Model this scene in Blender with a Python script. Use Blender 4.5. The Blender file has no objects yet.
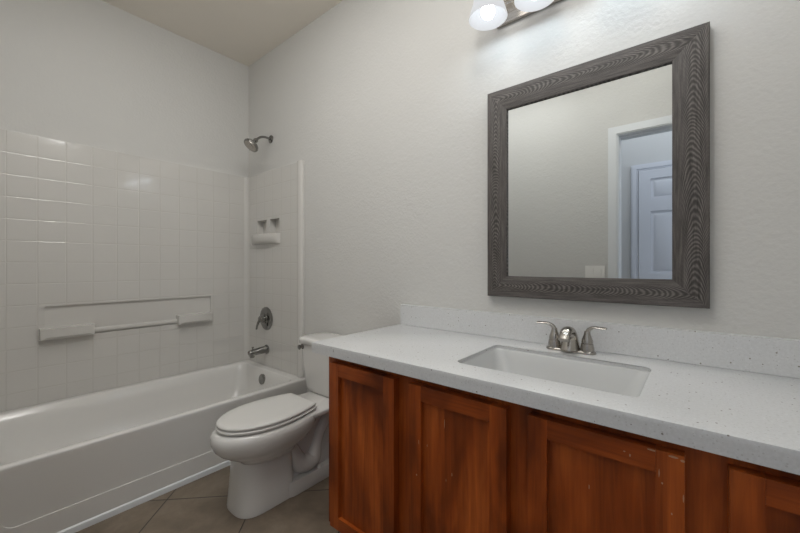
import bpy, bmesh, math, random
from mathutils import Vector, Matrix
S = bpy.context.scene
COL = S.collection
PI = math.pi

# ------------------------------------------------------------------ camera, world, lights, exposure
cam_d = bpy.data.cameras.new('camera')
cam_d.sensor_width = 36.0
cam_d.lens = 354.6 / 800 * 36.0
cam_d.shift_y = -1.5 / 800
cam_d.clip_start = 0.02
cam = bpy.data.objects.new('camera', cam_d)
cam.location = (2.7466, -1.4357, 1.105)
cam.rotation_euler = (PI / 2, 0, math.radians(39.27))
COL.objects.link(cam)
S.camera = cam

world = bpy.data.worlds.new('world')
S.world = world
world.use_nodes = True
world.node_tree.nodes['Background'].inputs[0].default_value = (0.62, 0.74, 1.0, 1)
world.node_tree.nodes['Background'].inputs[1].default_value = 0.6

SHADE_GLOW = 0.66
BULB_GLOW = 30.0
HALL_POWER = 14.0
AREA_FILL_POWER = 12.5
POINT_FILL_POWER = 13.0
HALL_FILL_POWER = 10.0
S.view_settings.view_transform = 'Standard'
S.view_settings.look = 'None'
S.view_settings.gamma = 1.0
S.view_settings.use_curve_mapping = False
S.view_settings.exposure = 0.02
S.cycles.use_denoising = True
S.cycles.max_bounces = 14
S.cycles.diffuse_bounces = 8
S.cycles.glossy_bounces = 6
S.cycles.transmission_bounces = 8
S.cycles.sample_clamp_indirect = 6.0


def area(name, loc, rot, sx, sy, power, color):
    l = bpy.data.lights.new(name, 'AREA')
    l.shape = 'RECTANGLE'
    l.size, l.size_y, l.energy, l.color = sx, sy, power, color
    o = bpy.data.objects.new(name, l)
    o.location, o.rotation_euler = loc, rot
    COL.objects.link(o)
    return o


# daylight that comes down the hall from its open end, and an added fill overhead that evens out the hall
area('hall_daylight', (4.35, -2.12, 1.4), (0, PI / 2, 0), 2.0, 0.85, HALL_POWER, (0.86, 0.92, 1.0))
area('hall_fill_light', (2.75, -2.14, 2.66), (0, 0, 0), 1.6, 0.5, HALL_FILL_POWER, (0.93, 0.96, 1.0))
gl = bpy.data.lights.new('room_point_fill', 'POINT')  # added point fill for the upper walls and ceiling, no real fixture
gl.energy, gl.color, gl.shadow_soft_size = POINT_FILL_POWER, (1.0, 0.99, 0.97), 0.12
go = bpy.data.objects.new('room_point_fill', gl)
go.location = (2.42, -0.84, 2.56)
COL.objects.link(go)
area('room_area_fill', (1.45, -1.05, 2.62), (math.radians(8), math.radians(7), 0), 1.2, 0.7, AREA_FILL_POWER, (1.0, 0.99, 0.97))  # added soft fill from above, out of view, brightens the whole room


# ------------------------------------------------------------------ materials
def srgb(r, g, b):
    def f(v):
        v /= 255.0
        return v / 12.92 if v <= 0.04045 else ((v + 0.055) / 1.055) ** 2.4
    return (f(r), f(g), f(b), 1.0)


class NT:
    """small helper to wire node trees"""
    def __init__(self, name):
        self.m = bpy.data.materials.new(name)
        self.m.use_nodes = True
        self.t = self.m.node_tree
        self.b = self.t.nodes['Principled BSDF']

    def n(self, typ, **kw):
        nd = self.t.nodes.new(typ)
        for k, v in kw.items():
            if k.startswith('i_'):
                nd.inputs[k[2:].replace('_', ' ')].default_value = v
            else:
                setattr(nd, k, v)
        return nd

    def l(self, a, b):
        self.t.links.new(a, b)

    def val(self, sock, v):
        if isinstance(v, (int, float)):
            sock.default_value = v
        else:
            self.l(v, sock)

    def math(self, op, a, b=0.0, c=0.0, clamp=False):
        nd = self.t.nodes.new('ShaderNodeMath')
        nd.operation = op
        nd.use_clamp = clamp
        for i, v in enumerate((a, b, c)):
            self.val(nd.inputs[i], v)
        return nd.outputs[0]

    def coords(self, scale=(1, 1, 1), rot=(0, 0, 0), loc=(0, 0, 0)):
        tc = self.n('ShaderNodeTexCoord')
        mp = self.n('ShaderNodeMapping')
        mp.inputs['Scale'].default_value = scale
        mp.inputs['Rotation'].default_value = rot
        mp.inputs['Location'].default_value = loc
        self.l(tc.outputs['Object'], mp.inputs['Vector'])
        return mp.outputs['Vector']

    def xyz(self):
        tc = self.n('ShaderNodeTexCoord')
        sp = self.n('ShaderNodeSeparateXYZ')
        self.l(tc.outputs['Object'], sp.inputs[0])
        return sp.outputs

    def noise(self, vec, scale, detail=3.0, rough=0.5, dist=0.0):
        nd = self.n('ShaderNodeTexNoise', i_Scale=scale, i_Detail=detail, i_Roughness=rough, i_Distortion=dist)
        self.l(vec, nd.inputs['Vector'])
        return nd.outputs['Fac']

    def ramp(self, fac, stops, interp='LINEAR'):
        nd = self.n('ShaderNodeValToRGB')
        cr = nd.color_ramp
        cr.interpolation = interp
        while len(cr.elements) < len(stops):
            cr.elements.new(0.5)
        for e, (p, c) in zip(cr.elements, stops):
            e.position = p
            e.color = c
        self.l(fac, nd.inputs[0])
        return nd.outputs[0]

    def mix(self, fac, a, b, blend='MIX'):
        nd = self.n('ShaderNodeMix', data_type='RGBA', blend_type=blend)
        self.val(nd.inputs[0], fac)
        for s, v in ((nd.inputs[6], a), (nd.inputs[7], b)):
            if isinstance(v, tuple):
                s.default_value = v
            else:
                self.l(v, s)
        return nd.outputs[2]

    def bump(self, h, strength=0.2, dist=0.01, invert=False):
        nd = self.n('ShaderNodeBump', invert=invert, i_Strength=strength, i_Distance=dist)
        self.l(h, nd.inputs['Height'])
        self.l(nd.outputs[0], self.b.inputs['Normal'])
        return nd

    def set(self, **kw):
        for k, v in kw.items():
            self.b.inputs[k.replace('_', ' ')].default_value = v
        return self


MAT = {}


def mat_plain(name, col, rough=0.5, metal=0.0, coat=0.0):
    t = NT(name)
    t.set(Base_Color=col, Roughness=rough, Metallic=metal)
    t.b.inputs['Coat Weight'].default_value = coat
    v = t.coords()
    nz = t.noise(v, 60.0, 2.0)
    t.bump(nz, 0.03, 0.002)
    MAT[name] = t.m
    return t.m


def mat_wall(name, col, bump=0.38, rough=0.75):
    t = NT(name)
    t.set(Roughness=rough)
    v = t.coords()
    n1 = t.noise(v, 70.0, 3.0, 0.55)
    n2 = t.noise(v, 22.0, 2.0, 0.5)
    h = t.math('ADD', n1, t.math('MULTIPLY', n2, 0.8))
    t.bump(h, bump, 0.004)
    n3 = t.noise(v, 1.6, 2.0)
    c2 = tuple(x * 0.95 for x in col[:3]) + (1,)
    t.l(t.mix(n3, col, c2), t.b.inputs['Base Color'])
    MAT[name] = t.m


WALL = (0.612, 0.607, 0.588, 1)
mat_wall('wall_paint', WALL)
mat_wall('ceiling_paint', (0.82, 0.772, 0.70, 1), 0.12)
mat_wall('hall_paint', (0.58, 0.59, 0.60, 1), 0.1)
mat_plain('trim_white', (0.70, 0.725, 0.745, 1), 0.35)
mat_plain('hall_door_white', (0.62, 0.65, 0.72, 1), 0.4)
mat_plain('baseboard_cream', (0.72, 0.68, 0.60, 1), 0.4)
mat_plain('porcelain', (0.68, 0.67, 0.65, 1), 0.09, coat=0.3)
mat_plain('seat_plastic', (0.68, 0.672, 0.65, 1), 0.22)
mat_plain('tub_acrylic', (0.68, 0.67, 0.65, 1), 0.16, coat=0.1)
mat_plain('surround_plain', (0.61, 0.597, 0.57, 1), 0.16)
mat_plain('sink_ceramic', (0.60, 0.61, 0.61, 1), 0.12)
mat_plain('chrome', (0.28, 0.277, 0.265, 1), 0.13, 1.0)
mat_plain('brushed_nickel', (0.47, 0.445, 0.41, 1), 0.25, 1.0)
mat_plain('dark_rubber', (0.03, 0.03, 0.03, 1), 0.6)
mat_plain('switch_plastic', (0.80, 0.79, 0.76, 1), 0.35)
mat_plain('cabinet_inside', (0.05, 0.03, 0.02, 1), 0.8)


def mat_tile(name, axis, off_u, off_z, step=0.1141):
    """glossy moulded acrylic tile pattern: shallow grooves in a square grid"""
    t = NT(name)
    t.set(Roughness=0.10)
    t.b.inputs['Specular IOR Level'].default_value = 0.9
    o = t.xyz()
    u = o[axis]

    def groove(c, off):
        f = t.math('FRACT', t.math('DIVIDE', t.math('SUBTRACT', c, off - 50 * step), step))
        d = t.math('MULTIPLY', t.math('MINIMUM', f, t.math('SUBTRACT', 1.0, f)), step)   # metres to the nearest line
        nd = t.n('ShaderNodeMapRange', interpolation_type='SMOOTHSTEP')
        t.l(d, nd.inputs['Value'])
        nd.inputs['From Min'].default_value = 0.0008
        nd.inputs['From Max'].default_value = 0.0045
        return nd.outputs[0], f
    gu, fu = groove(u, off_u)
    gz, fz = groove(o[2], off_z)
    g = t.math('MINIMUM', gu, gz)
    v = t.coords()
    w = t.noise(v, 9.0, 2.0)
    h = t.math('ADD', t.math('MULTIPLY', g, 0.0011), t.math('MULTIPLY', w, 0.0012))
    nd = t.bump(h, 0.55, 1.0)
    base = (0.60, 0.588, 0.562, 1)
    t.l(t.mix(g, (0.57, 0.555, 0.525, 1), base), t.b.inputs['Base Color'])
    MAT[name] = t.m


mat_tile('tile_left', 1, -1.306, 1.690)
mat_tile('tile_end', 0, 0.04, 1.690)


def mat_floor():
    t = NT('floor_tile')
    o = t.xyz()
    T = 0.41
    r2 = math.sqrt(0.5)
    p = t.math('MULTIPLY', t.math('ADD', o[0], o[1]), r2)
    q = t.math('MULTIPLY', t.math('SUBTRACT', o[0], o[1]), r2)

    def cell(c, off):
        s = t.math('DIVIDE', t.math('SUBTRACT', c, off - 20 * T), T)
        f = t.math('FRACT', s)
        d = t.math('MULTIPLY', t.math('MINIMUM', f, t.math('SUBTRACT', 1.0, f)), T)
        return t.math('FLOOR', s), d
    ip, dp = cell(p, 0.002)
    iq, dq = cell(q, 1.187)
    d = t.math('MINIMUM', dp, dq)
    nd = t.n('ShaderNodeMapRange', interpolation_type='SMOOTHSTEP')
    t.l(d, nd.inputs['Value'])
    nd.inputs['From Min'].default_value = 0.0018
    nd.inputs['From Max'].default_value = 0.0034
    g = nd.outputs[0]
    rnd = t.n('ShaderNodeTexWhiteNoise', noise_dimensions='2D')
    cb = t.n('ShaderNodeCombineXYZ')
    t.l(ip, cb.inputs[0])
    t.l(iq, cb.inputs[1])
    t.l(cb.outputs[0], rnd.inputs['Vector'])
    v = t.coords()
    n1 = t.noise(v, 6.0, 6.0, 0.62, 0.4)
    n2 = t.noise(v, 45.0, 4.0, 0.6)
    a = t.ramp(n1, [(0.3, (0.135, 0.103, 0.074, 1)), (0.5, (0.21, 0.168, 0.124, 1)), (0.72, (0.285, 0.235, 0.18, 1))])
    b = t.mix(t.math('MULTIPLY', n2, 0.35), a, (0.13, 0.098, 0.07, 1))
    c = t.mix(t.math('MULTIPLY', rnd.outputs[0], 0.25), b, (0.17, 0.13, 0.095, 1))
    t.l(t.mix(g, (0.035, 0.027, 0.02, 1), c), t.b.inputs['Base Color'])
    t.set(Roughness=0.42)
    h = t.math('ADD', t.math('MULTIPLY', g, 0.002), t.math('MULTIPLY', n1, 0.0012))
    t.bump(h, 0.6, 1.0)
    MAT['floor_tile'] = t.m


mat_floor()


def mat_quartz():
    t = NT('speckled_quartz')
    v = t.coords()

    def specks(scale, size, keep):
        vo = t.n('ShaderNodeTexVoronoi', i_Scale=scale)
        t.l(v, vo.inputs['Vector'])
        small = t.math('LESS_THAN', vo.outputs['Distance'], size)
        sp = t.n('ShaderNodeSeparateColor')
        t.l(vo.outputs['Color'], sp.inputs[0])
        on = t.math('GREATER_THAN', sp.outputs[0], keep)
        return t.math('MULTIPLY', small, on), sp.outputs[1]
    n = t.noise(v, 160.0, 4.0, 0.7)
    c = t.ramp(n, [(0.3, (0.61, 0.617, 0.622, 1)), (0.7, (0.69, 0.70, 0.71, 1))])
    m1, t1 = specks(75.0, 0.155, 0.83)
    c = t.mix(m1, c, (0.24, 0.22, 0.20, 1))
    m2, t2 = specks(150.0, 0.24, 0.62)
    c = t.mix(t.math('MULTIPLY', m2, 0.28), c, (0.30, 0.28, 0.255, 1))
    m3, t3 = specks(110.0, 0.25, 0.75)
    c = t.mix(t.math('MULTIPLY', m3, 0.2), c, (0.85, 0.85, 0.85, 1))
    t.l(c, t.b.inputs['Base Color'])
    t.set(Roughness=0.22)
    MAT['speckled_quartz'] = t.m


mat_quartz()


def mat_wood(name, axis, marks=()):
    """cherry brown stained wood, grain along AXIS (0 x, 2 z); MARKS are chips and scratches at (x, z, rx, rz)"""
    t = NT(name)
    sc = [55.0, 55.0, 55.0]
    sc[axis] = 2.2
    v = t.coords(tuple(sc))
    g = t.noise(v, 1.0, 5.0, 0.65, 0.6)
    sc2 = [7.0, 7.0, 7.0]
    sc2[axis] = 2.6
    v2 = t.coords(tuple(sc2), loc=(3.1, 1.7, 0.4))
    blot = t.noise(v2, 1.0, 3.0, 0.55, 0.4)
    a = t.ramp(blot, [(0.30, (0.085, 0.016, 0.003, 1)), (0.5, (0.34, 0.069, 0.010, 1)), (0.72, (0.56, 0.135, 0.024, 1))])
    c = t.mix(t.math('MULTIPLY', t.ramp(g, [(0.35, (0, 0, 0, 1)), (0.7, (1, 1, 1, 1))]), 0.62), a, (0.10, 0.019, 0.004, 1))
    if marks:
        o = t.xyz()
        wob = t.math('MULTIPLY', t.math('SUBTRACT', t.noise(t.coords((300, 300, 300)), 1.0, 2.0), 0.5), 1.3)
        tot = None
        for (x, z, rx, rz) in marks:
            dx = t.math('DIVIDE', t.math('SUBTRACT', o[0], x), rx * .7)
            dz = t.math('DIVIDE', t.math('SUBTRACT', o[2], z), rz * .7)
            r = t.math('ADD', t.math('ADD', t.math('MULTIPLY', dx, dx), t.math('MULTIPLY', dz, dz)), wob)
            k = t.math('LESS_THAN', r, 1.0)
            tot = k if tot is None else t.math('MAXIMUM', tot, k)
        c = t.mix(t.math('MULTIPLY', tot, 0.7), c, (0.48, 0.34, 0.22, 1))
    t.l(c, t.b.inputs['Base Color'])
    t.set(Roughness=0.33)
    t.b.inputs['Coat Weight'].default_value = 0.0
    t.b.inputs['Specular IOR Level'].default_value = 0.3
    t.b.inputs['Coat Roughness'].default_value = 0.3
    t.bump(g, 0.12, 0.002)
    MAT[name] = t.m


mat_wood('cherry_wood_upright', 2, [(2.190, 0.640, 0.0013, 0.020), (2.106, 0.565, 0.0016, 0.010), (2.128, 0.556, 0.0016, 0.006),
                                    (2.215, 0.500, 0.0016, 0.008), (2.098, 0.462, 0.003, 0.004), (2.195, 0.476, 0.0012, 0.006),
                                    (2.571, 0.606, 0.0014, 0.007), (2.699, 0.690, 0.0012, 0.012), (2.704, 0.672, 0.0022, 0.003),
                                    (2.722, 0.730, 0.012, 0.0030), (2.736, 0.727, 0.005, 0.0035), (2.653, 0.708, 0.0022, 0.004), (2.640, 0.712, 0.003, 0.002),
                                    (2.660, 0.700, 0.002, 0.003), (2.719, 0.618, 0.002, 0.003), (2.737, 0.655, 0.0014, 0.012)])
mat_wood('cherry_wood_level', 0, [(2.650, 0.709, 0.0022, 0.004), (2.640, 0.714, 0.003, 0.002), (2.688, 0.732, 0.012, 0.0024)])


def mat_greyoak(name, axis):
    """weathered grey brown oak with open, wavy cathedral grain along AXIS"""
    t = NT(name)
    o = t.xyz()
    if axis == 0:
        u = t.math('SUBTRACT', t.math('ABSOLUTE', t.math('SUBTRACT', o[2], 1.4045)), 0.392)
        v = o[0]
    else:
        u = t.math('SUBTRACT', t.math('ABSOLUTE', t.math('SUBTRACT', o[0], 2.435)), 0.322)
        v = o[2]
    big = [9.0, 9.0, 9.0]
    big[axis] = 2.6
    n1 = t.noise(t.coords(tuple(big)), 1.0, 2.0, 0.5)
    fine = [60.0, 60.0, 60.0]
    fine[axis] = 30.0
    n2 = t.noise(t.coords(tuple(fine)), 1.0, 3.0, 0.6)
    un = t.math('DIVIDE', u, 0.013)
    h = t.math('ADD', t.math('MULTIPLY', v, 62.0), t.math('MULTIPLY', un, un))
    h = t.math('ADD', h, t.math('MULTIPLY', n1, 15.0))
    h = t.math('ADD', h, t.math('MULTIPLY', n2, 1.1))
    band = t.math('ADD', t.math('MULTIPLY', t.math('SINE', t.math('MULTIPLY', h, 6.2832)), 0.5), 0.5)
    sc2 = [170.0, 170.0, 170.0]
    sc2[axis] = 11.0
    f = t.noise(t.coords(tuple(sc2)), 1.0, 4.0, 0.6)
    m = t.math('ADD', t.math('MULTIPLY', band, 0.36), t.math('MULTIPLY', f, 0.78))
    c = t.ramp(m, [(0.25, (0.022, 0.018, 0.016, 1)), (0.52, (0.056, 0.048, 0.044, 1)), (0.85, (0.17, 0.153, 0.142, 1))])
    t.l(c, t.b.inputs['Base Color'])
    t.set(Roughness=0.5)
    t.bump(m, 0.35, 0.003)
    MAT[name] = t.m


mat_greyoak('grey_oak_level', 0)
mat_greyoak('grey_oak_upright', 2)

t = NT('mirror_glass')
t.set(Base_Color=(0.70, 0.725, 0.725, 1), Metallic=1.0, Roughness=0.0)
MAT['mirror_glass'] = t.m

t = NT('frosted_glass')       # lit from inside: a white glass that lets light through and glows
t.set(Base_Color=(0.04, 0.041, 0.042, 1), Roughness=0.5)
t.b.inputs['Specular IOR Level'].default_value = 0.02
tr = t.n('ShaderNodeBsdfTranslucent')
tr.inputs[0].default_value = (0.12, 0.122, 0.125, 1)
em = t.n('ShaderNodeEmission')
em.inputs[0].default_value = (0.97, 0.98, 1.0, 1)
em.inputs[1].default_value = SHADE_GLOW
mx = t.n('ShaderNodeMixShader', i_Fac=0.3)
ad = t.n('ShaderNodeAddShader')
t.l(t.b.outputs[0], mx.inputs[1])
t.l(tr.outputs[0], mx.inputs[2])
t.l(mx.outputs[0], ad.inputs[0])
lw = t.noise(t.coords(), 25.0, 2.0)
t.l(em.outputs[0], ad.inputs[1])
t.l(ad.outputs[0], t.t.nodes['Material Output'].inputs[0])
MAT['frosted_glass'] = t.m

t = NT('lit_bulb')
t.set(Base_Color=(1, 1, 1, 1))
t.b.inputs['Emission Color'].default_value = (0.80, 0.91, 1.0, 1)
t.b.inputs['Emission Strength'].default_value = BULB_GLOW
MAT['lit_bulb'] = t.m


# ------------------------------------------------------------------ mesh helpers
def link(name, bm, m, parent=None, sharp=35, bevel=0.0, segs=2):
    if bevel:
        es = [e for e in bm.edges if len(e.link_faces) == 2 and e.calc_face_angle(0) > math.radians(50)]
        bmesh.ops.bevel(bm, geom=es, offset=bevel, segments=segs, profile=0.5, affect='EDGES', clamp_overlap=True)
    bmesh.ops.recalc_face_normals(bm, faces=bm.faces)
    for f in bm.faces:
        f.smooth = True
    for e in bm.edges:
        if len(e.link_faces) == 2 and e.calc_face_angle(0) > math.radians(sharp):
            e.smooth = False
    me = bpy.data.meshes.new(name)
    bm.to_mesh(me)
    bm.free()
    for k in (m if isinstance(m, (list, tuple)) else [m]):
        me.materials.append(MAT[k])
    o = bpy.data.objects.new(name, me)
    COL.objects.link(o)
    if parent is not None:
        o.parent = parent
        o.matrix_parent_inverse = Matrix.Translation(-parent_world(parent))
    return o


def parent_world(p):
    return Vector(p.location) if p.parent is None else Vector((0, 0, 0))   # parts keep world coordinates


def thing(name, loc, label, cat, group=None):
    o = bpy.data.objects.new(name, None)
    o.empty_display_size = 0.1
    o.location = loc
    COL.objects.link(o)
    o['label'] = label
    o['category'] = cat
    if group:
        o['group'] = group
    return o


def tag(o, label, cat):
    o['label'] = label
    o['category'] = cat
    return o


def struct(o, label=None, cat=None):
    o['kind'] = 'structure'
    if label:
        tag(o, label, cat)
    return o


def box(bm, x0, x1, y0, y1, z0, z1, mi=0):
    vs = [bm.verts.new((x, y, z)) for x in (x0, x1) for y in (y0, y1) for z in (z0, z1)]
    for q in ((0, 1, 3, 2), (4, 6, 7, 5), (0, 4, 5, 1), (2, 3, 7, 6), (0, 2, 6, 4), (1, 5, 7, 3)):
        f = bm.faces.new([vs[i] for i in q])
        f.material_index = mi
    return bm


def B(*a):
    return box(bmesh.new(), *a)


def loft(bm, rings, cap0=True, cap1=True, closed=True):
    vr = [[bm.verts.new(p) for p in r] for r in rings]
    n = len(vr[0])
    for a, b in zip(vr, vr[1:]):
        for i in range(n if closed else n - 1):
            j = (i + 1) % n
            bm.faces.new((a[i], a[j], b[j], b[i]))
    if cap0:
        bm.faces.new(vr[0][::-1])
    if cap1:
        bm.faces.new(vr[-1])
    return vr


def rrect(x0, x1, y0, y1, r, z, k=6):
    pts = []
    for cx, cy, a0 in ((x1 - r, y1 - r, 0), (x0 + r, y1 - r, 90), (x0 + r, y0 + r, 180), (x1 - r, y0 + r, 270)):
        for i in range(k + 1):
            a = math.radians(a0 + 90 * i / k)
            pts.append((cx + r * math.cos(a), cy + r * math.sin(a), z))
    return pts


def circ(c, ax, r, n=24, r2=None):
    ax = Vector(ax).normalized()
    u = ax.orthogonal().normalized() if abs(ax.z) < 0.99 else Vector((1, 0, 0))
    if abs(ax.z) < 0.99:
        u = Vector((0, 0, 1)).cross(ax).normalized()
    v = ax.cross(u).normalized()
    c = Vector(c)
    r2 = r if r2 is None else r2
    return [tuple(c + u * r * math.cos(2 * PI * i / n) + v * r2 * math.sin(2 * PI * i / n)) for i in range(n)]


def lathe(bm, base, ax, prof, n=28, cap0=True, cap1=True):
    """prof: (distance along axis, radius)"""
    ax = Vector(ax).normalized()
    base = Vector(base)
    loft(bm, [circ(base + ax * d, ax, max(r, 1e-4), n) for d, r in prof], cap0, cap1)
    return bm


def spline(pts, n=6):
    """Catmull-Rom through tuples of any length"""
    out = []
    P = [pts[0]] + list(pts) + [pts[-1]]
    for i in range(1, len(P) - 2):
        for k in range(n):
            t = k / n
            out.append(tuple(0.5 * ((2 * b) + (-a + c) * t + (2 * a - 5 * b + 4 * c - d) * t * t + (-a + 3 * b - 3 * c + d) * t ** 3)
                             for a, b, c, d in zip(P[i - 1], P[i], P[i + 1], P[i + 2])))
    out.append(tuple(pts[-1]))
    return out


def tube(bm, pts, n=16, smooth=6, cap=True):
    """pts: (x, y, z, r) or (x, y, z, r_side, r_up)"""
    P = spline(pts, smooth)
    rings = []
    prev = None
    for i, p in enumerate(P):
        a = Vector(P[max(0, i - 1)][:3])
        b = Vector(P[min(len(P) - 1, i + 1)][:3])
        ax = (b - a).normalized()
        if prev is None:
            u = Vector((0, 0, 1)).cross(ax)
            if u.length < 0.05:
                u = Vector((1, 0, 0))
            u = (u - ax * u.dot(ax)).normalized()
        else:
            u = (prev - ax * prev.dot(ax)).normalized()
        prev = u
        v = ax.cross(u)
        r1 = p[3]
        r2 = p[4] if len(p) > 4 else r1
        rings.append([tuple(Vector(p[:3]) + u * r1 * math.cos(2 * PI * k / n) + v * r2 * math.sin(2 * PI * k / n)) for k in range(n)])
    loft(bm, rings, cap, cap)
    return bm


def ball(bm, c, r, sz=1.0, n=20):
    bmesh.ops.create_uvsphere(bm, u_segments=n, v_segments=n // 2, radius=r, matrix=Matrix.Translation(c) @ Matrix.Diagonal((1, 1, sz, 1)))
    return bm


def panel_with_holes(bm, u0, u1, v0, v1, holes, mp, thick, mi=0):
    """a slab face cut by rectangular recesses (a, b, c, d, depth); mp(u, v, w) places it, w = 0 at the face and negative into the wall"""
    us = sorted({u0, u1} | {h[0] for h in holes} | {h[1] for h in holes})
    vs = sorted({v0, v1} | {h[2] for h in holes} | {h[3] for h in holes})

    def hole(ua, ub, va, vb):
        for h in holes:
            if ua >= h[0] - 1e-6 and ub <= h[1] + 1e-6 and va >= h[2] - 1e-6 and vb <= h[3] + 1e-6:
                return h
    cache = {}

    def V(u, v, w):
        k = (round(u, 5), round(v, 5), round(w, 5))
        if k not in cache:
            cache[k] = bm.verts.new(mp(u, v, w))
        return cache[k]
    for i in range(len(us) - 1):
        for j in range(len(vs) - 1):
            a, b, c, d = us[i], us[i + 1], vs[j], vs[j + 1]
            if not hole(a, b, c, d):
                bm.faces.new([V(a, c, 0), V(b, c, 0), V(b, d, 0), V(a, d, 0)]).material_index = 0
    for (a, b, c, d, w) in holes:
        uu = [u for u in us if a - 1e-6 <= u <= b + 1e-6]
        vv = [v for v in vs if c - 1e-6 <= v <= d + 1e-6]
        loop = [(u, c) for u in uu] + [(b, v) for v in vv[1:]] + [(u, d) for u in uu[::-1][1:]] + [(a, v) for v in vv[::-1][1:-1]]
        bm.faces.new([V(u, v, -w) for u, v in loop]).material_index = 1
        for k in range(len(loop)):
            p, q = loop[k], loop[(k + 1) % len(loop)]
            bm.faces.new([V(p[0], p[1], 0), V(q[0], q[1], 0), V(q[0], q[1], -w), V(p[0], p[1], -w)]).material_index = 1
    # rim back to the wall
    loop = [(u, v0) for u in us] + [(u1, v) for v in vs[1:]] + [(u, v1) for u in us[::-1][1:]] + [(u0, v) for v in vs[::-1][1:-1]]
    for k in range(len(loop)):
        p, q = loop[k], loop[(k + 1) % len(loop)]
        bm.faces.new([V(p[0], p[1], 0), V(q[0], q[1], 0), V(q[0], q[1], -thick), V(p[0], p[1], -thick)]).material_index = 1


def plate(outer, inners, z0, z1):
    """horizontal slab between z0 and z1 with holes"""
    bm = bmesh.new()
    for z, top in ((z1, True), (z0, False)):
        es = []
        for loop in [outer] + inners:
            vs = [bm.verts.new((p[0], p[1], z)) for p in loop]
            for i in range(len(vs)):
                es.append(bm.edges.new((vs[i], vs[(i + 1) % len(vs)])))
        bmesh.ops.triangle_fill(bm, use_beauty=True, use_dissolve=False, edges=es)
    bm.verts.ensure_lookup_table()
    N = sum(len(l) for l in [outer] + inners)
    k = 0
    for loop in [outer] + inners:
        n = len(loop)
        for i in range(n):
            j = (i + 1) % n
            a, b = bm.verts[k + i], bm.verts[k + j]
            c, d = bm.verts[N + k + j], bm.verts[N + k + i]
            bm.faces.new((a, b, c, d))
        k += n
    return bm


# ------------------------------------------------------------------ the room
CEIL = 2.70
XR = 3.14          # right wall
YF = -1.55         # wall behind the camera
HT = 0.12
struct(link('floor', B(-0.1, XR + 0.1, YF - HT, 0.1, -0.08, 0), 'floor_tile'), 'brown mottled floor tiles laid diagonally with dark grout', 'floor')
struct(link('ceiling', B(-0.1, XR + 0.1, YF - HT, 0.1, CEIL, CEIL + 0.08), 'ceiling_paint'), 'plain beige painted ceiling', 'ceiling')
struct(link('wall_left', B(-0.1, 0, YF - HT, 0.1, 0, CEIL), 'wall_paint'), 'beige wall above the long side of the bathtub', 'wall')
bm = bmesh.new()
panel_with_holes(bm, 0, XR, 0, CEIL, [(.15, .49, 1.315, 1.46, .06)], lambda u, v, w: (u, -w, v), .1)
struct(link('wall_back', bm, ['wall_paint', 'wall_paint']), 'beige textured wall behind mirror, vanity and toilet', 'wall')
struct(link('wall_right', B(XR, XR + 0.1, YF - HT, 0.1, 0, CEIL), 'wall_paint'), 'beige side wall at the right end of the vanity', 'wall')
DX0, DX1, DH = 2.352, 3.075, 2.03      # doorway
bm = bmesh.new()
box(bm, 0, DX0 - .014, YF - HT, YF, 0, CEIL)
box(bm, DX1 + .014, XR, YF - HT, YF, 0, CEIL)
box(bm, DX0 - .014, DX1 + .014, YF - HT, YF, DH + .014, CEIL)
struct(link('wall_front', bm, 'wall_paint'), 'beige wall with the doorway, seen only in the mirror', 'wall')

# doorway lining and casing
bm = bmesh.new()
for ys, ye in ((YF, YF + 0.016), (YF - HT - 0.016, YF - HT)):
    for a, b in ((0.004, 0.065), (0.012, 0.052)):
        e = 0.006 if a > .01 else 0.0
        box(bm, DX0 - b, DX0 - a, ys - (e if ys < YF - 0.1 else 0), ye + (e if ys > YF - 0.1 else 0), 0, DH + b)
        box(bm, DX1 + a, DX1 + b, ys - (e if ys < YF - 0.1 else 0), ye + (e if ys > YF - 0.1 else 0), 0, DH + b)
        box(bm, DX0 - a, DX1 + a, ys - (e if ys < YF - 0.1 else 0), ye + (e if ys > YF - 0.1 else 0), DH + a, DH + b)
casing = link('door_1', bm, 'trim_white', bevel=0.002)
struct(casing, 'white casing around the open doorway, seen in the mirror', 'door frame')
bm = bmesh.new()
box(bm, DX0 - .0138, DX0, YF - HT, YF + 0.004, 0, DH)
box(bm, DX1, DX1 + .0138, YF - HT, YF + 0.004, 0, DH)
box(bm, DX0 - .0138, DX1 + .0138, YF - HT, YF + 0.004, DH, DH + .0138)
link('door_jamb', bm, 'trim_white', casing)
bm = bmesh.new()
box(bm, DX0, DX0 + 0.004, YF - 0.08, YF - 0.045, 0, DH)
box(bm, DX1 - 0.004, DX1, YF - 0.08, YF - 0.045, 0, DH)
box(bm, DX0 + 0.004, DX1 - 0.004, YF - 0.08, YF - 0.045, DH - 0.004, DH)
link('door_stop', bm, 'trim_white', casing)

# hall beyond the doorway
HY = -2.60
struct(link('floor_hall', B(1.1, 4.4, HY - 0.1, YF - HT, -0.08, 0), 'floor_tile'), 'brown tile floor of the hall beyond the doorway', 'floor')
struct(link('ceiling_hall', B(1.1, 4.4, HY - 0.1, YF - HT, CEIL, CEIL + 0.08), 'hall_paint'), 'ceiling of the hall beyond the doorway', 'ceiling')
struct(link('wall_hall', B(1.1, 4.4, HY - 0.1, HY, 0, CEIL), 'hall_paint'), 'pale blue grey hall wall seen through the doorway in the mirror', 'wall')
struct(link('wall_hall_left', B(1.0, 1.1, HY - 0.1, YF - HT, 0, CEIL), 'hall_paint'), 'wall at the closed end of the hall', 'wall')
struct(link('wall_hall_front', B(XR + 0.1, 4.4, YF - HT, YF - HT + 0.1, 0, CEIL), 'hall_paint'), 'hall wall beside the bathroom', 'wall')
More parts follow.
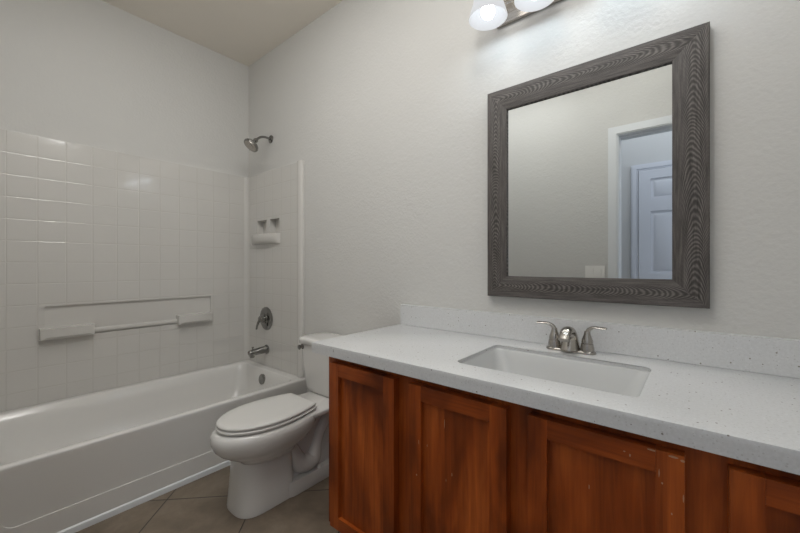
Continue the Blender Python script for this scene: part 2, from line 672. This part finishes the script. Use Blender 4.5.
# six panel door on the far side of the hall
HX0, HX1, HH = 2.375, 3.135, 1.985
bm = bmesh.new()
pan = []
for a, b in ((HX0 + 0.092, HX0 + 0.330), (HX0 + 0.430, HX0 + 0.668)):
    pan += [(a, b, 1.71, 1.90, 0.009), (a, b, 1.03, 1.60, 0.009), (a, b, 0.24, 0.93, 0.009)]
panel_with_holes(bm, HX0, HX1, 0.012, HH, pan, lambda u, v, w: (u, HY + 0.024 + w, v), 0.022)
for (a, b, c, d, w) in pan:
    r0 = [(a + .022, HY + .015, c + .022), (b - .022, HY + .015, c + .022), (b - .022, HY + .015, d - .022), (a + .022, HY + .015, d - .022)]
    r1 = [(a + .045, HY + .022, c + .045), (b - .045, HY + .022, c + .045), (b - .045, HY + .022, d - .045), (a + .045, HY + .022, d - .045)]
    loft(bm, [r0, r1], False, True)
hd = link('door_2', bm, ['hall_door_white', 'hall_door_white'], sharp=20)
struct(hd, 'closed white six panel door across the hall, seen in the mirror', 'door')
bm = bmesh.new()
for a, b, t_ in ((0.004, 0.062, 0.014), (0.018, 0.05, 0.02)):
    box(bm, HX0 - b, HX0 - a, HY, HY + t_, 0, HH + b)
    box(bm, HX1 + a, HX1 + b, HY, HY + t_, 0, HH + b)
    box(bm, HX0 - a, HX1 + a, HY, HY + t_, HH + a, HH + b)
link('door_casing', bm, 'hall_door_white', hd, bevel=0.002)
bm = bmesh.new()
lathe(bm, (HX1 - 0.07, HY + 0.024, 0.95), (0, 1, 0), [(0, .03), (.006, .03), (.01, .012), (.035, .012), (.045, .025), (.06, .026), (.07, .015)])
link('door_knob', bm, 'brushed_nickel', hd)

bm = B(0.775, 1.663, -0.013, 0.0, 0, 0.085)
struct(link('baseboard_back', bm, 'baseboard_cream', bevel=0.003), 'low cream baseboard behind the toilet', 'baseboard')

# ------------------------------------------------------------------ bathtub
tub = thing('bathtub', (0.39, -0.78, 0), 'white alcove bathtub with a plain moulded front apron along the left wall', 'bathtub')
bm = bmesh.new()
Y0, Y1 = -1.548, -0.002
loft(bm, [rrect(.002, .768, Y0, Y1, .006, .0), rrect(.002, .771, Y0, Y1, .006, .325),
rrect(.002, .773, Y0, Y1, .006, .341),
          rrect(.002, .772, Y0, Y1, .006, .347), rrect(.003, .767, Y0, Y1, .008, .352),
          rrect(.052, .742, -1.46, -.062, .06, .352), rrect(.057, .737, -1.455, -.067, .06, .3505), rrect(.063, .731, -1.448, -.073, .062, .344),
          rrect(.085, .715, -1.415, -.088, .07, .28), rrect(.105, .70, -1.37, -.100, .08, .20), rrect(.135, .672, -1.29, -.125, .09, .12),
          rrect(.165, .645, -1.23, -.16, .10, .082), rrect(.21, .60, -1.15, -.22, .10, .068)], False, True)
link('basin', bm, 'tub_acrylic', tub, sharp=60)
# apron: upper field and a lower band that rises at the near end with a rounded corner
bm = bmesh.new()
pts = [(Y0, .02), (Y1, .02), (Y1, .113)]
cy, cz, r = -1.31, .113 + .05, .05
for i in range(9):
    a = math.radians(270 - 90 * i / 8)
    pts.append((cy + r * math.cos(a), cz + r * math.sin(a)))
pts += [(cy - r, .305), (Y0, .305)]
loft(bm, [[(x, p[0], p[1]) for p in pts] for x in (.745, .774)], True, True)
link('apron', bm, 'tub_acrylic', tub, bevel=0.004, segs=3)
bm = bmesh.new()
loft(bm, [[(.74, y, 0), (.782, y, 0), (.782, y, .014), (.780, y, .024), (.774, y, .029), (.74, y, .029)] for y in (Y0, Y1)])
link('floor_strip', bm, 'trim_white', tub)
bm = bmesh.new()
lathe(bm, (.365, -.083, .283), (0, -1, .14), [(0, .037), (.010, .037), (.014, .034), (.016, .028), (.017, .008), (.0185, .007), (.0195, .0)], 28)
link('overflow_plate', bm, 'chrome', tub)
bm = bmesh.new()
lathe(bm, (.385, -.30, .068), (0, 0, 1), [(0, .03), (.003, .03), (.005, .022), (.010, .02), (.012, .0)], 24)
link('drain', bm, 'chrome', tub)

# ------------------------------------------------------------------ surround
SUR = thing('tub_surround', (0.0, -0.78, 0.352), 'glossy white tile pattern tub surround on the walls around the bathtub', 'tub surround')
ZT, ZB, TH = 1.800, 0.354, 0.018
NY0, NY1, NZ0, NZ1 = -1.165, -0.298, 0.70, 0.877      # recessed field for the soap dishes
bm = bmesh.new()
panel_with_holes(bm, -1.5315, -0.05, ZB, ZT, [(NY0, NY1, NZ0, NZ1, 0.012)], lambda u, v, w: (TH + w, u, v), TH - .001)
link('long_panel', bm, ['tile_left', 'surround_plain'], SUR)
bm = bmesh.new()
holes = [(0.168, 0.302, 1.332, 1.442, .050), (0.346, 0.470, 1.332, 1.442, .050)]
panel_with_holes(bm, 0.05, 0.690, ZB, ZT, holes, lambda u, v, w: (u, -TH - w, v), TH - .001)
link('end_panel', bm, ['tile_end', 'surround_plain'], SUR)
bm = bmesh.new()
panel_with_holes(bm, 0.021, 0.745, ZB, ZT, [], lambda u, v, w: (u, YF + TH + w, v), TH - .001)
link('near_panel', bm, ['tile_end', 'surround_plain'], SUR)
bm = bmesh.new()
prof = [(.001, -.001), (.001, -.05), (TH + .001, -.05)]
for i in range(11):
    a = math.radians(180 - 90 * i / 10)
    prof.append((.0505 + .0315 * math.cos(a), -.0505 + .0315 * math.sin(a)))
prof += [(.05, -TH - .001), (.05, -.001)]
loft(bm, [[(p[0], p[1], z) for p in prof] for z in (ZB, ZT)])
link('corner_cove', bm, 'surround_plain', SUR)
bm = bmesh.new()
prof = [(.690, -.001)]
for i in range(13):
    a = PI - PI * i / 12
    prof.append((.7185 + .0285 * math.cos(a), -.012 - .018 * math.sin(a)))
prof += [(.747, -.001)]
loft(bm, [[(p[0], p[1], z) for p in prof] for z in (ZB, ZT + .004)])
link('edge_flange', bm, 'surround_plain', SUR)
bm = bmesh.new()
loft(bm, [[(p[0] + .056, YF - p[1], z) for p in prof] for z in (ZB, ZT + .004)])
link('edge_flange', bm, 'surround_plain', SUR)


def soap_dish(ya, yb, za, zb, deep):
    bm = bmesh.new()
    loft(bm, [[(TH - .012, y, z) for y, z in ((ya, za), (yb, za), (yb, zb), (ya, zb))],
              [(TH + deep * .75, y, z) for y, z in ((ya + .004, za + .002), (yb - .004, za + .002), (yb - .002, zb), (ya + .002, zb))],
              [(TH + deep, y, z) for y, z in ((ya + .03, za + .016), (yb - .03, za + .016), (yb - .03, zb), (ya + .03, zb))]])
    link('soap_dish', bm, 'surround_plain', SUR, bevel=0.007, segs=3)


soap_dish(-1.188, -0.958, 0.697, 0.760, .055)
soap_dish(-0.522, -0.300, 0.697, 0.760, .055)
bm = bmesh.new()
tube(bm, [(TH + .002, -0.96, .722, .006, .014), (TH + .002, -0.735, .722, .006, .014), (TH + .002, -0.51, .722, .006, .014)], 14)
link('grab_bar', bm, 'surround_plain', SUR)
# shelf under the two little recesses
bm = bmesh.new()
rings = []
for z, k in ((1.262, .55), (1.275, .85), (1.295, 1.0), (1.325, 1.0), (1.334, .92)):
    r = [(.095, -TH + .004, z)]
    for i in range(13):
        u = i / 12
        x = .105 + .37 * u
        d = (.012 + .040 * math.sin(PI * u) ** .7) * k
        r.append((x, -TH - d, z))
    r.append((.487, -TH + .004, z))
    rings.append(r)
loft(bm, rings)
link('soap_shelf', bm, 'surround_plain', SUR, sharp=50)

# ------------------------------------------------------------------ shower fittings
XS = 0.335
sh = thing('shower_fixture', (XS, 0, 2.04), 'round chrome shower head on a bent arm high above the bathtub', 'shower head')
bm = bmesh.new()
lathe(bm, (XS, -.001, 2.04), (0, -1, 0), [(0, .030), (.004, .030), (.010, .022), (.013, .012)])
link('wall_flange', bm, 'chrome', sh)
bm = bmesh.new()
tube(bm, [(XS, -.008, 2.04, .0085), (XS, -.05, 2.042, .0085), (XS, -.085, 2.032, .0085), (XS, -.118, 2.004, .0085)], 14)
link('shower_arm', bm, 'chrome', sh)
dirv = Vector((0, -.62, -.78)).normalized()
bm = bmesh.new()
lathe(bm, Vector((XS, -.113, 2.009)), dirv, [(0, .010), (.008, .016), (.020, .017), (.026, .012), (.034, .016), (.048, .038), (.060, .052), (.070, .0555), (.076, .053), (.077, .046)], 32)
hd_ = link('shower_head', bm, 'chrome', sh)
bm = bmesh.new()
lathe(bm, Vector((XS, -.113, 2.009)) + dirv * .0765, dirv, [(0, .045), (.003, .044), (.0035, .020), (.006, .018), (.006, .0)], 32)
link('nozzle_plate', bm, 'brushed_nickel', hd_)

vv = thing('shower_valve', (.302, -TH, .707), 'round chrome shower valve plate with lever handle above the tub spout', 'shower valve')
bm = bmesh.new()
lathe(bm, (.302, -TH - .001, .707), (0, -1, 0), [(0, .086), (.004, .086), (.009, .078), (.012, .060), (.014, .036), (.022, .034), (.024, .02)], 40)
link('escutcheon', bm, 'chrome', vv)
bm = bmesh.new()
lathe(bm, (.302, -TH - .02, .707), (0, -1, 0), [(0, .026), (.020, .025), (.034, .022), (.040, .015), (.042, 0)], 24)
tube(bm, [(.302, -TH - .045, .712, .013, .011), (.290, -TH - .055, .690, .011, .009), (.278, -TH - .062, .655, .010, .007), (.272, -TH - .062, .632, .011, .006)], 14)
link('lever_handle', bm, 'chrome', vv)

sp = thing('tub_spout', (.309, -TH, .478), 'chrome tub spout sticking out above the end of the bathtub', 'tub spout')
bm = bmesh.new()
lathe(bm, (.309, -TH - .001, .478), (0, -1, 0), [(0, .034), (.006, .034), (.010, .028)], 24)
tube(bm, [(.309, -TH - .004, .478, .0275), (.309, -TH - .05, .478, .026), (.309, -TH - .10, .474, .024), (.309, -TH - .132, .470, .023), (.309, -TH - .142, .467, .014)], 22, 5)
lathe(bm, (.309, -TH - .117, .464), (0, 0, -1), [(0, .019), (.022, .018), (.026, .015)], 20)
link('spout_body', bm, 'chrome', sp)
bm = bmesh.new()
lathe(bm, (.309, -TH - .112, .492), (0, 0, 1), [(0, .004), (.014, .004), (.015, .008), (.022, .008), (.024, 0)], 14)
link('diverter_knob', bm, 'chrome', sp)

# ------------------------------------------------------------------ toilet
TX = 1.208
to = thing('toilet', (TX, -0.40, 0), 'white two piece toilet with closed lid between the bathtub and the vanity', 'toilet')


def egg(hw, yf, yb, ym, z, ef=2.05, eb=2.6, n=48, dx=0.0):
    out = []
    for i in range(n):
        a = 2 * PI * i / n
        c, s_ = math.cos(a), math.sin(a)
        e = ef if s_ < 0 else eb
        x = math.copysign(abs(c) ** (2 / e), c) * hw
        y = math.copysign(abs(s_) ** (2 / e), s_)
        y = ym + (y * (ym - yf) if s_ < 0 else y * (yb - ym))
        out.append((TX + dx + x, y, z))
    return out


def lidring(z, ins=0.0, n=20):
    """elongated seat outline: elliptical front, sides drawing in to a straight back edge"""
    pts = []
    ym, yf, yb, hw = -.535, -.764 + ins, -.338 - ins, .150 - ins
    for i in range(n + 1):                      # right side, back to front, then round the front
        k = i / n
        y = yb + (ym - yb) * k
        pts.append((hw - .044 * (1 - k) ** 1.9, y))
    m = 20
    for i in range(1, m):
        a = PI * i / m
        pts.append((hw * math.copysign(abs(math.cos(a)) ** .96, math.cos(a)), ym - (ym - yf) * math.sin(a) ** .96))
    for i in range(n, -1, -1):
        k = i / n
        y = yb + (ym - yb) * k
        pts.append((-(hw - .044 * (1 - k) ** 1.9), y))
    return [(TX + x, y, z) for x, y in pts]


bm = bmesh.new()
bowl = [(.392, .138, -.735, -.305), (.388, .152, -.768, -.30), (.378, .160, -.782, -.30), (.360, .163, -.788, -.30), (.338, .160, -.786, -.305), (.314, .152, -.776, -.318),
        (.292, .140, -.756, -.335), (.272, .124, -.728, -.36), (.256, .108, -.702, -.385), (.244, .097, -.684, -.40), (.230, .092, -.67, -.41)]
loft(bm, [egg(hw, yf, yb, -.53, z, 2.05, 2.5) for z, hw, yf, yb in bowl])
# deck the tank stands on
loft(bm, [rrect(TX - hw, TX + hw, -.40, -.035, r, z) for z, hw, r in ((.318, .045, .03), (.340, .085, .03), (.354, .118, .03), (.364, .135, .03), (.382, .137, .03), (.387, .133, .028))])
link('bowl', bm, 'porcelain', to, sharp=70)
bm = bmesh.new()
ped = [(.250, .096, -.672, -.43), (.18, .100, -.674, -.43), (.10, .105, -.680, -.43), (.03, .110, -.687, -.43), (.010, .113, -.690, -.43), (.0005, .112, -.689, -.43)]
loft(bm, [egg(hw, yf, yb, -.57, z, 2.9, 9.0, dx=-.042) for z, hw, yf, yb in ped])
# foot that runs back to the wall, and the neck behind the bowl
TB = TX - .024
loft(bm, [rrect(TB - hw, TB + hw, -.50, -.085, r, z) for z, hw, r in ((.0005, .103, .07), (.012, .105, .07), (.052, .102, .07), (.066, .096, .068), (.064, .082, .06), (.058, .05, .04))])
loft(bm, [rrect(TX - .024, TX + .024, -.47, -.10, .02, z) for z in (.04, .33)])
link('pedestal', bm, 'porcelain', to, sharp=70)
bm = bmesh.new()
tube(bm, [(TX, -.46, .27, .045, .04), (TX, -.42, .19, .054, .042), (TX, -.375, .112, .068, .050), (TX, -.305, .108, .070, .050), (TX, -.275, .18, .054, .034), (TX, -.245, .245, .054, .036),
          (TX, -.195, .285, .056, .038), (TX, -.150, .235, .058, .042), (TX, -.140, .13, .060, .044), (TX, -.15, .045, .062, .046)], 22, 6)
link('trapway', bm, 'porcelain', to, sharp=70)
for sx in (-1, 1):
    bm = bmesh.new()
    lathe(bm, (TB + sx * .086, -.285, .062), (0, 0, 1), [(0, .012), (.006, .0115), (.013, .008), (.016, 0)], 16)
    link('bolt_cap', bm, 'porcelain', to)
# seat and lid
bm = bmesh.new()
loft(bm, [lidring(z, i) for z, i in ((.3925, .010), (.395, .001), (.4035, -.003), (.4075, .0005))])
link('seat', bm, 'seat_plastic', to, sharp=70)
bm = bmesh.new()
loft(bm, [lidring(z, i) for z, i in ((.4105, .008), (.4125, .002), (.4195, .0), (.4250, .004), (.4275, .014), (.4285, .05))])
link('lid', bm, 'seat_plastic', to, sharp=70)
# tank
bm = bmesh.new()
loft(bm, [rrect(TX - hw, TX + hw, yf, yb, r, z) for z, hw, yf, yb, r in ((.387, .160, -.195, -.055, .03), (.395, .172, -.206, -.045, .035), (.42, .180, -.211, -.04, .04),
                                                                        (.56, .203, -.219, -.03, .045), (.655, .212, -.222, -.028, .045))])
link('tank', bm, 'porcelain', to, sharp=60)
bm = bmesh.new()
loft(bm, [rrect(TX - hw, TX + hw, yf, yb, .05, z) for z, hw, yf, yb in ((.656, .214, -.225, -.024), (.660, .222, -.232, -.022), (.682, .223, -.234, -.021), (.690, .218, -.229, -.026), (.693, .205, -.215, -.04))])
link('tank_lid', bm, 'porcelain', to, sharp=60)
bm = bmesh.new()
lathe(bm, (TX - .174, -.2195, .640), (0, -1, 0), [(0, .015), (.005, .015), (.009, .010), (.018, .009), (.020, .014), (.024, .0145), (.027, .010), (.028, 0)], 18)
link('flush_lever', bm, 'chrome', to)

# ------------------------------------------------------------------ vanity
CT, CB = 0.800, 0.760
VX0, VX1 = 1.650, 3.136
YFF = -0.535          # face frame front
va = thing('vanity_cabinet', (2.4, -0.28, 0), 'reddish brown wooden vanity cabinet with scuffed shaker doors under the countertop', 'vanity cabinet')
bm = bmesh.new()
box(bm, VX0, VX0 + .016, YFF + .018, -.002, .10, CB - .001)
box(bm, VX1 - .016, VX1, YFF + .018, -.002, .10, CB - .001)
box(bm, VX0 + .016, VX1 - .016, YFF + .018, -.002, .10, .116)
box(bm, VX0 + .016, VX1 - .016, -.010, -.002, .116, CB - .001)
box(bm, VX0 + .016, VX1 - .016, YFF + .018, YFF + .10, CB - .02, CB - .001)
link('carcass', bm, 'cherry_wood_upright', va)
bm = bmesh.new()
box(bm, VX0 + .002, VX1, -.47, -.455, 0.001, .10)
box(bm, VX0 + .002, VX0 + .016, -.455, -.004, 0.001, .10)
link('toe_kick', bm, 'cherry_wood_level', va)
DOORS = [(1.690, 2.006), (2.067, 2.383), (2.437, 2.739), (2.802, 3.108)]
DZ0, DZ1 = .118, .736
bm = bmesh.new()
edges = [VX0] + [v for a, b in DOORS for v in (a + .012, b - .012)] + [VX1]
for i in range(0, len(edges), 2):
    box(bm, edges[i], edges[i + 1], YFF, YFF + .018, .10, CB - .001)
for a, b in DOORS:
    box(bm, a + .012, b - .012, YFF, YFF + .018, DZ1 - .012, CB - .001)
    box(bm, a + .012, b - .012, YFF, YFF + .018, .10, DZ0 + .012)
link('face_frame', bm, 'cherry_wood_upright', va)
SW = .046
for a, b in DOORS:
    y0, y1 = YFF - .027, YFF - .0015
    bm = bmesh.new()
    box(bm, a, a + SW, y0, y1, DZ0, DZ1)
    box(bm, b - SW, b, y0, y1, DZ0, DZ1)
    dr = link('door', bm, 'cherry_wood_upright', va, bevel=.002)
    for za, zb in ((DZ1 - SW, DZ1), (DZ0, DZ0 + SW)):
        link('rail', B(a + SW + .0002, b - SW - .0002, y0 + .0004, y1, za, zb), 'cherry_wood_level', dr, bevel=.002)
    link('panel', B(a + SW - .004, b - SW + .004, y0 + .013, y1 - .002, DZ0 + SW - .004, DZ1 - SW + .004), 'cherry_wood_upright', dr)

# countertop with the sink cut-out
SX0, SX1, SY0, SY1 = 2.172, 2.658, -.462, -.148
outer = [(1.587, -.570), (XR - .001, -.570), (XR - .001, -.001), (1.587, -.001)]
inner = [(p[0], p[1]) for p in rrect(SX0, SX1, SY0, SY1, .022, 0, 8)]
bm = plate(outer, [inner], CT - .012, CT)
bmesh.ops.bevel(bm, geom=[e for e in bm.edges if len(e.link_faces) == 2 and e.calc_face_angle(0) > 1 and min(v.co.z for v in e.verts) > CT - .001],
                offset=.0018, segments=2, profile=.5, affect='EDGES')
ct = link('countertop', bm, 'speckled_quartz')
bm = bmesh.new()
loft(bm, [[(x, y, z) for x, y in ((1.587, -.001), (1.587, -.570), (XR - .001, -.570), (XR - .001, -.545), (1.612, -.545), (1.612, -.001))] for z in (CB, CT - .0119)])
link('edge_strip', bm, 'speckled_quartz', ct)
tag(ct, 'long white speckled quartz countertop on the vanity cabinet', 'countertop')
bs = link('backsplash', B(1.592, XR - .001, -.020, -.001, CT + .0005, .902), 'speckled_quartz', bevel=.0015)
tag(bs, 'low speckled quartz backsplash along the wall behind the faucet', 'backsplash')

sk = thing('sink', (2.415, -.305, .76), 'white rectangular undermount sink sunk in the countertop', 'sink')
bm = bmesh.new()


def sr(i, z, r, f=0.0):
    return rrect(SX0 - .001 + i, SX1 + .001 - i, SY0 - .001 + i + f * .3, SY1 + .001 - i - f * .2, r, z, 8)


Z = CT - .0123
loft(bm, [sr(-.018, Z - .012, .03), sr(-.018, Z, .03), sr(.0, Z, .028), sr(.003, Z - .006, .03), sr(.014, Z - .035, .04), sr(.030, Z - .085, .05), sr(.042, Z - .115, .055),
          sr(.058, Z - .130, .06), sr(.09, Z - .138, .05), sr(.13, Z - .141, .02)], False, True)
link('basin', bm, 'sink_ceramic', sk, sharp=60)
bm = bmesh.new()
lathe(bm, (2.415, -.30, Z - .141), (0, 0, 1), [(0, .028), (.003, .028), (.004, .02), (.002, .018), (.006, .016), (.008, 0)], 24)
link('drain', bm, 'chrome', sk)

# ------------------------------------------------------------------ faucet
FX, FY, FZ = 2.418, -.078, CT
fa = thing('faucet', (FX, FY, FZ), 'brushed nickel two handle faucet standing behind the sink', 'faucet')
bm = bmesh.new()
loft(bm, [rrect(FX - .082 + i, FX + .082 - i, FY - .023 + i, FY + .023 - i, .0225 - i, z, 8) for z, i in ((FZ + .0005, 0), (FZ + .005, .0005), (FZ + .008, .003), (FZ + .010, .010))])
link('base_plate', bm, 'brushed_nickel', fa)
bm = bmesh.new()
tube(bm, [(FX, FY - .004, FZ + .006, .033, .040), (FX, FY - .002, FZ + .035, .0275, .031), (FX, FY - .002, FZ + .058, .0225, .022), (FX, FY - .018, FZ + .075, .0205, .0145),
          (FX, FY - .042, FZ + .078, .0195, .0115), (FX, FY - .068, FZ + .069, .0185, .0100), (FX, FY - .088, FZ + .052, .0175, .009)], 24, 6)
link('spout', bm, 'brushed_nickel', fa, sharp=60)
for sx in (-1, 1):
    hx = FX + sx * .054
    bm = bmesh.new()
    lathe(bm, (hx, FY, FZ + .010), (0, 0, 1), [(-.004, .0225), (.010, .0215), (.024, .0190), (.0245, .0170), (.027, .0170), (.0275, .0185), (.036, .0175), (.046, .0140), (.056, .0108), (.066, .009)], 24)
    tube(bm, [(hx, FY, FZ + .066, .0095, .0095), (hx + sx * .004, FY, FZ + .080, .0085, .0075), (hx + sx * .018, FY - .002, FZ + .0905, .0085, .0050),
              (hx + sx * .036, FY - .006, FZ + .0925, .0085, .0036), (hx + sx * .052, FY - .009, FZ + .0925, .0090, .0034), (hx + sx * .060, FY - .011, FZ + .0920, .0065, .0032)], 14, 5)
    link('handle', bm, 'brushed_nickel', fa, sharp=50)

# ------------------------------------------------------------------ mirror
mi = thing('wall_mirror', (2.435, 0, 1.40), 'large wall mirror in a wide weathered grey brown wooden frame above the sink', 'mirror')
OX0, OX1, OZ0, OZ1 = 2.077, 2.793, .974, 1.835
IX0, IX1, IZ0, IZ1 = 2.160, 2.703, 1.059, 1.749
for nm, out, inn, m in (('frame_rail', [(OX0, OZ1), (OX1, OZ1)], [(IX1, IZ1), (IX0, IZ1)], 'grey_oak_level'),
                        ('frame_rail', [(OX1, OZ0), (OX0, OZ0)], [(IX0, IZ0), (IX1, IZ0)], 'grey_oak_level'),
                        ('frame_stile', [(OX0, OZ0), (OX0, OZ1)], [(IX0, IZ1), (IX0, IZ0)], 'grey_oak_upright'),
                        ('frame_stile', [(OX1, OZ1), (OX1, OZ0)], [(IX1, IZ0), (IX1, IZ1)], 'grey_oak_upright')):
    q = out + inn
    mid = lambda a, b, k: (a[0] + (b[0] - a[0]) * k, a[1] + (b[1] - a[1]) * k)
    # cross-section steps from the outer edge to the inner edge: k across, depth from the wall
    steps = [(0, .003), (0, .026), (.03, .0285), (.45, .028), (.93, .0235), (1.0, .0215), (1.0, .013)]
    bm = bmesh.new()
    rows = []
    for k, d in steps:
        a = mid(q[0], q[3], k)
        b = mid(q[1], q[2], k)
        rows.append([(a[0], -d, a[1]), (b[0], -d, b[1])])
    for back in ((1.0, .003),):
        a = mid(q[0], q[3], 1.0)
        b = mid(q[1], q[2], 1.0)
        rows.append([(a[0], -.003, a[1]), (b[0], -.003, b[1])])
    vr = [[bm.verts.new(p) for p in r] for r in rows]
    n = len(vr)
    for i in range(n):
        j = (i + 1) % n
        bm.faces.new((vr[i][0], vr[i][1], vr[j][1], vr[j][0]))
    bm.faces.new([r[0] for r in vr])
    bm.faces.new([r[1] for r in vr][::-1])
    link(nm, bm, m, mi)
link('glass', B(IX0 + .0003, IX1 - .0003, -.0125, -.004, IZ0 + .0003, IZ1 - .0003), 'mirror_glass', mi)

# ------------------------------------------------------------------ vanity light
vl = thing('vanity_light', (2.435, 0, 2.16), 'brushed nickel wall light with frosted glass shades above the mirror', 'wall light')
bm = bmesh.new()
ribs = [(.002, 2.110), (.013, 2.110), (.017, 2.113), (.017, 2.122), (.013, 2.126), (.013, 2.136), (.016, 2.140), (.016, 2.148), (.013, 2.152),
        (.013, 2.190), (.016, 2.194), (.016, 2.202), (.013, 2.206), (.013, 2.216), (.017, 2.220), (.017, 2.229), (.013, 2.232), (.002, 2.232)]
loft(bm, [[(x, -d, z) for d, z in ribs] for x in (2.112, 2.758)])
link('back_bar', bm, 'brushed_nickel', vl)
for lx, LZ in ((2.128, 2.081), (2.314, 2.075), (2.552, 2.081), (2.746, 2.081)):
    LY = -.130
    bm = bmesh.new()
    tube(bm, [(lx, -.012, 2.19, .009), (lx, -.07, 2.20, .009), (lx, -.115, 2.225, .009), (lx, LY, 2.262, .010)], 14)
    lathe(bm, (lx, LY, 2.275), (0, 0, -1), [(0, .010), (.010, .022), (.040, .024), (.055, .026)], 22)
    link('arm', bm, 'brushed_nickel', vl)
    bm = bmesh.new()
    prof = [(2.232, .030), (2.222, .040), (2.20, .047), (2.165, .053), (2.130, .060), (2.105, .068), (LZ, .0745)]
    outp = [(z, r) for z, r in prof] + [(LZ - .002, .0725), (LZ, .0705)] + [(z + .001, r - .0045) for z, r in prof[::-1][1:]]
    loft(bm, [circ((lx, LY, z), (0, 0, 1), r, 36) for z, r in outp], False, False)
    shd = link('shade', bm, 'frosted_glass', vl, sharp=70)
    bm = bmesh.new()
    ball(bm, (lx, LY, LZ + .026), .027, 1.1, 24)
    lathe(bm, (lx, LY, LZ + .047), (0, 0, 1), [(0, .018), (.035, .013), (.09, .013)], 16)
    link('bulb', bm, 'lit_bulb', shd)

# ------------------------------------------------------------------ light switch by the doorway
ls = thing('light_switch', (2.20, YF, 1.04), 'white light switch plate beside the doorway, reflected low in the mirror', 'light switch')
bm = B(2.135, 2.265, YF + .0005, YF + .006, .985, 1.10)
link('switch_plate', bm, 'switch_plastic', ls, bevel=.002)
for k in (-1, 1):
    bm = B(2.20 + k * .027 - .017, 2.20 + k * .027 + .017, YF + .0062, YF + .010, 1.010, 1.076)
    link('rocker', bm, 'switch_plastic', ls, bevel=.0015)
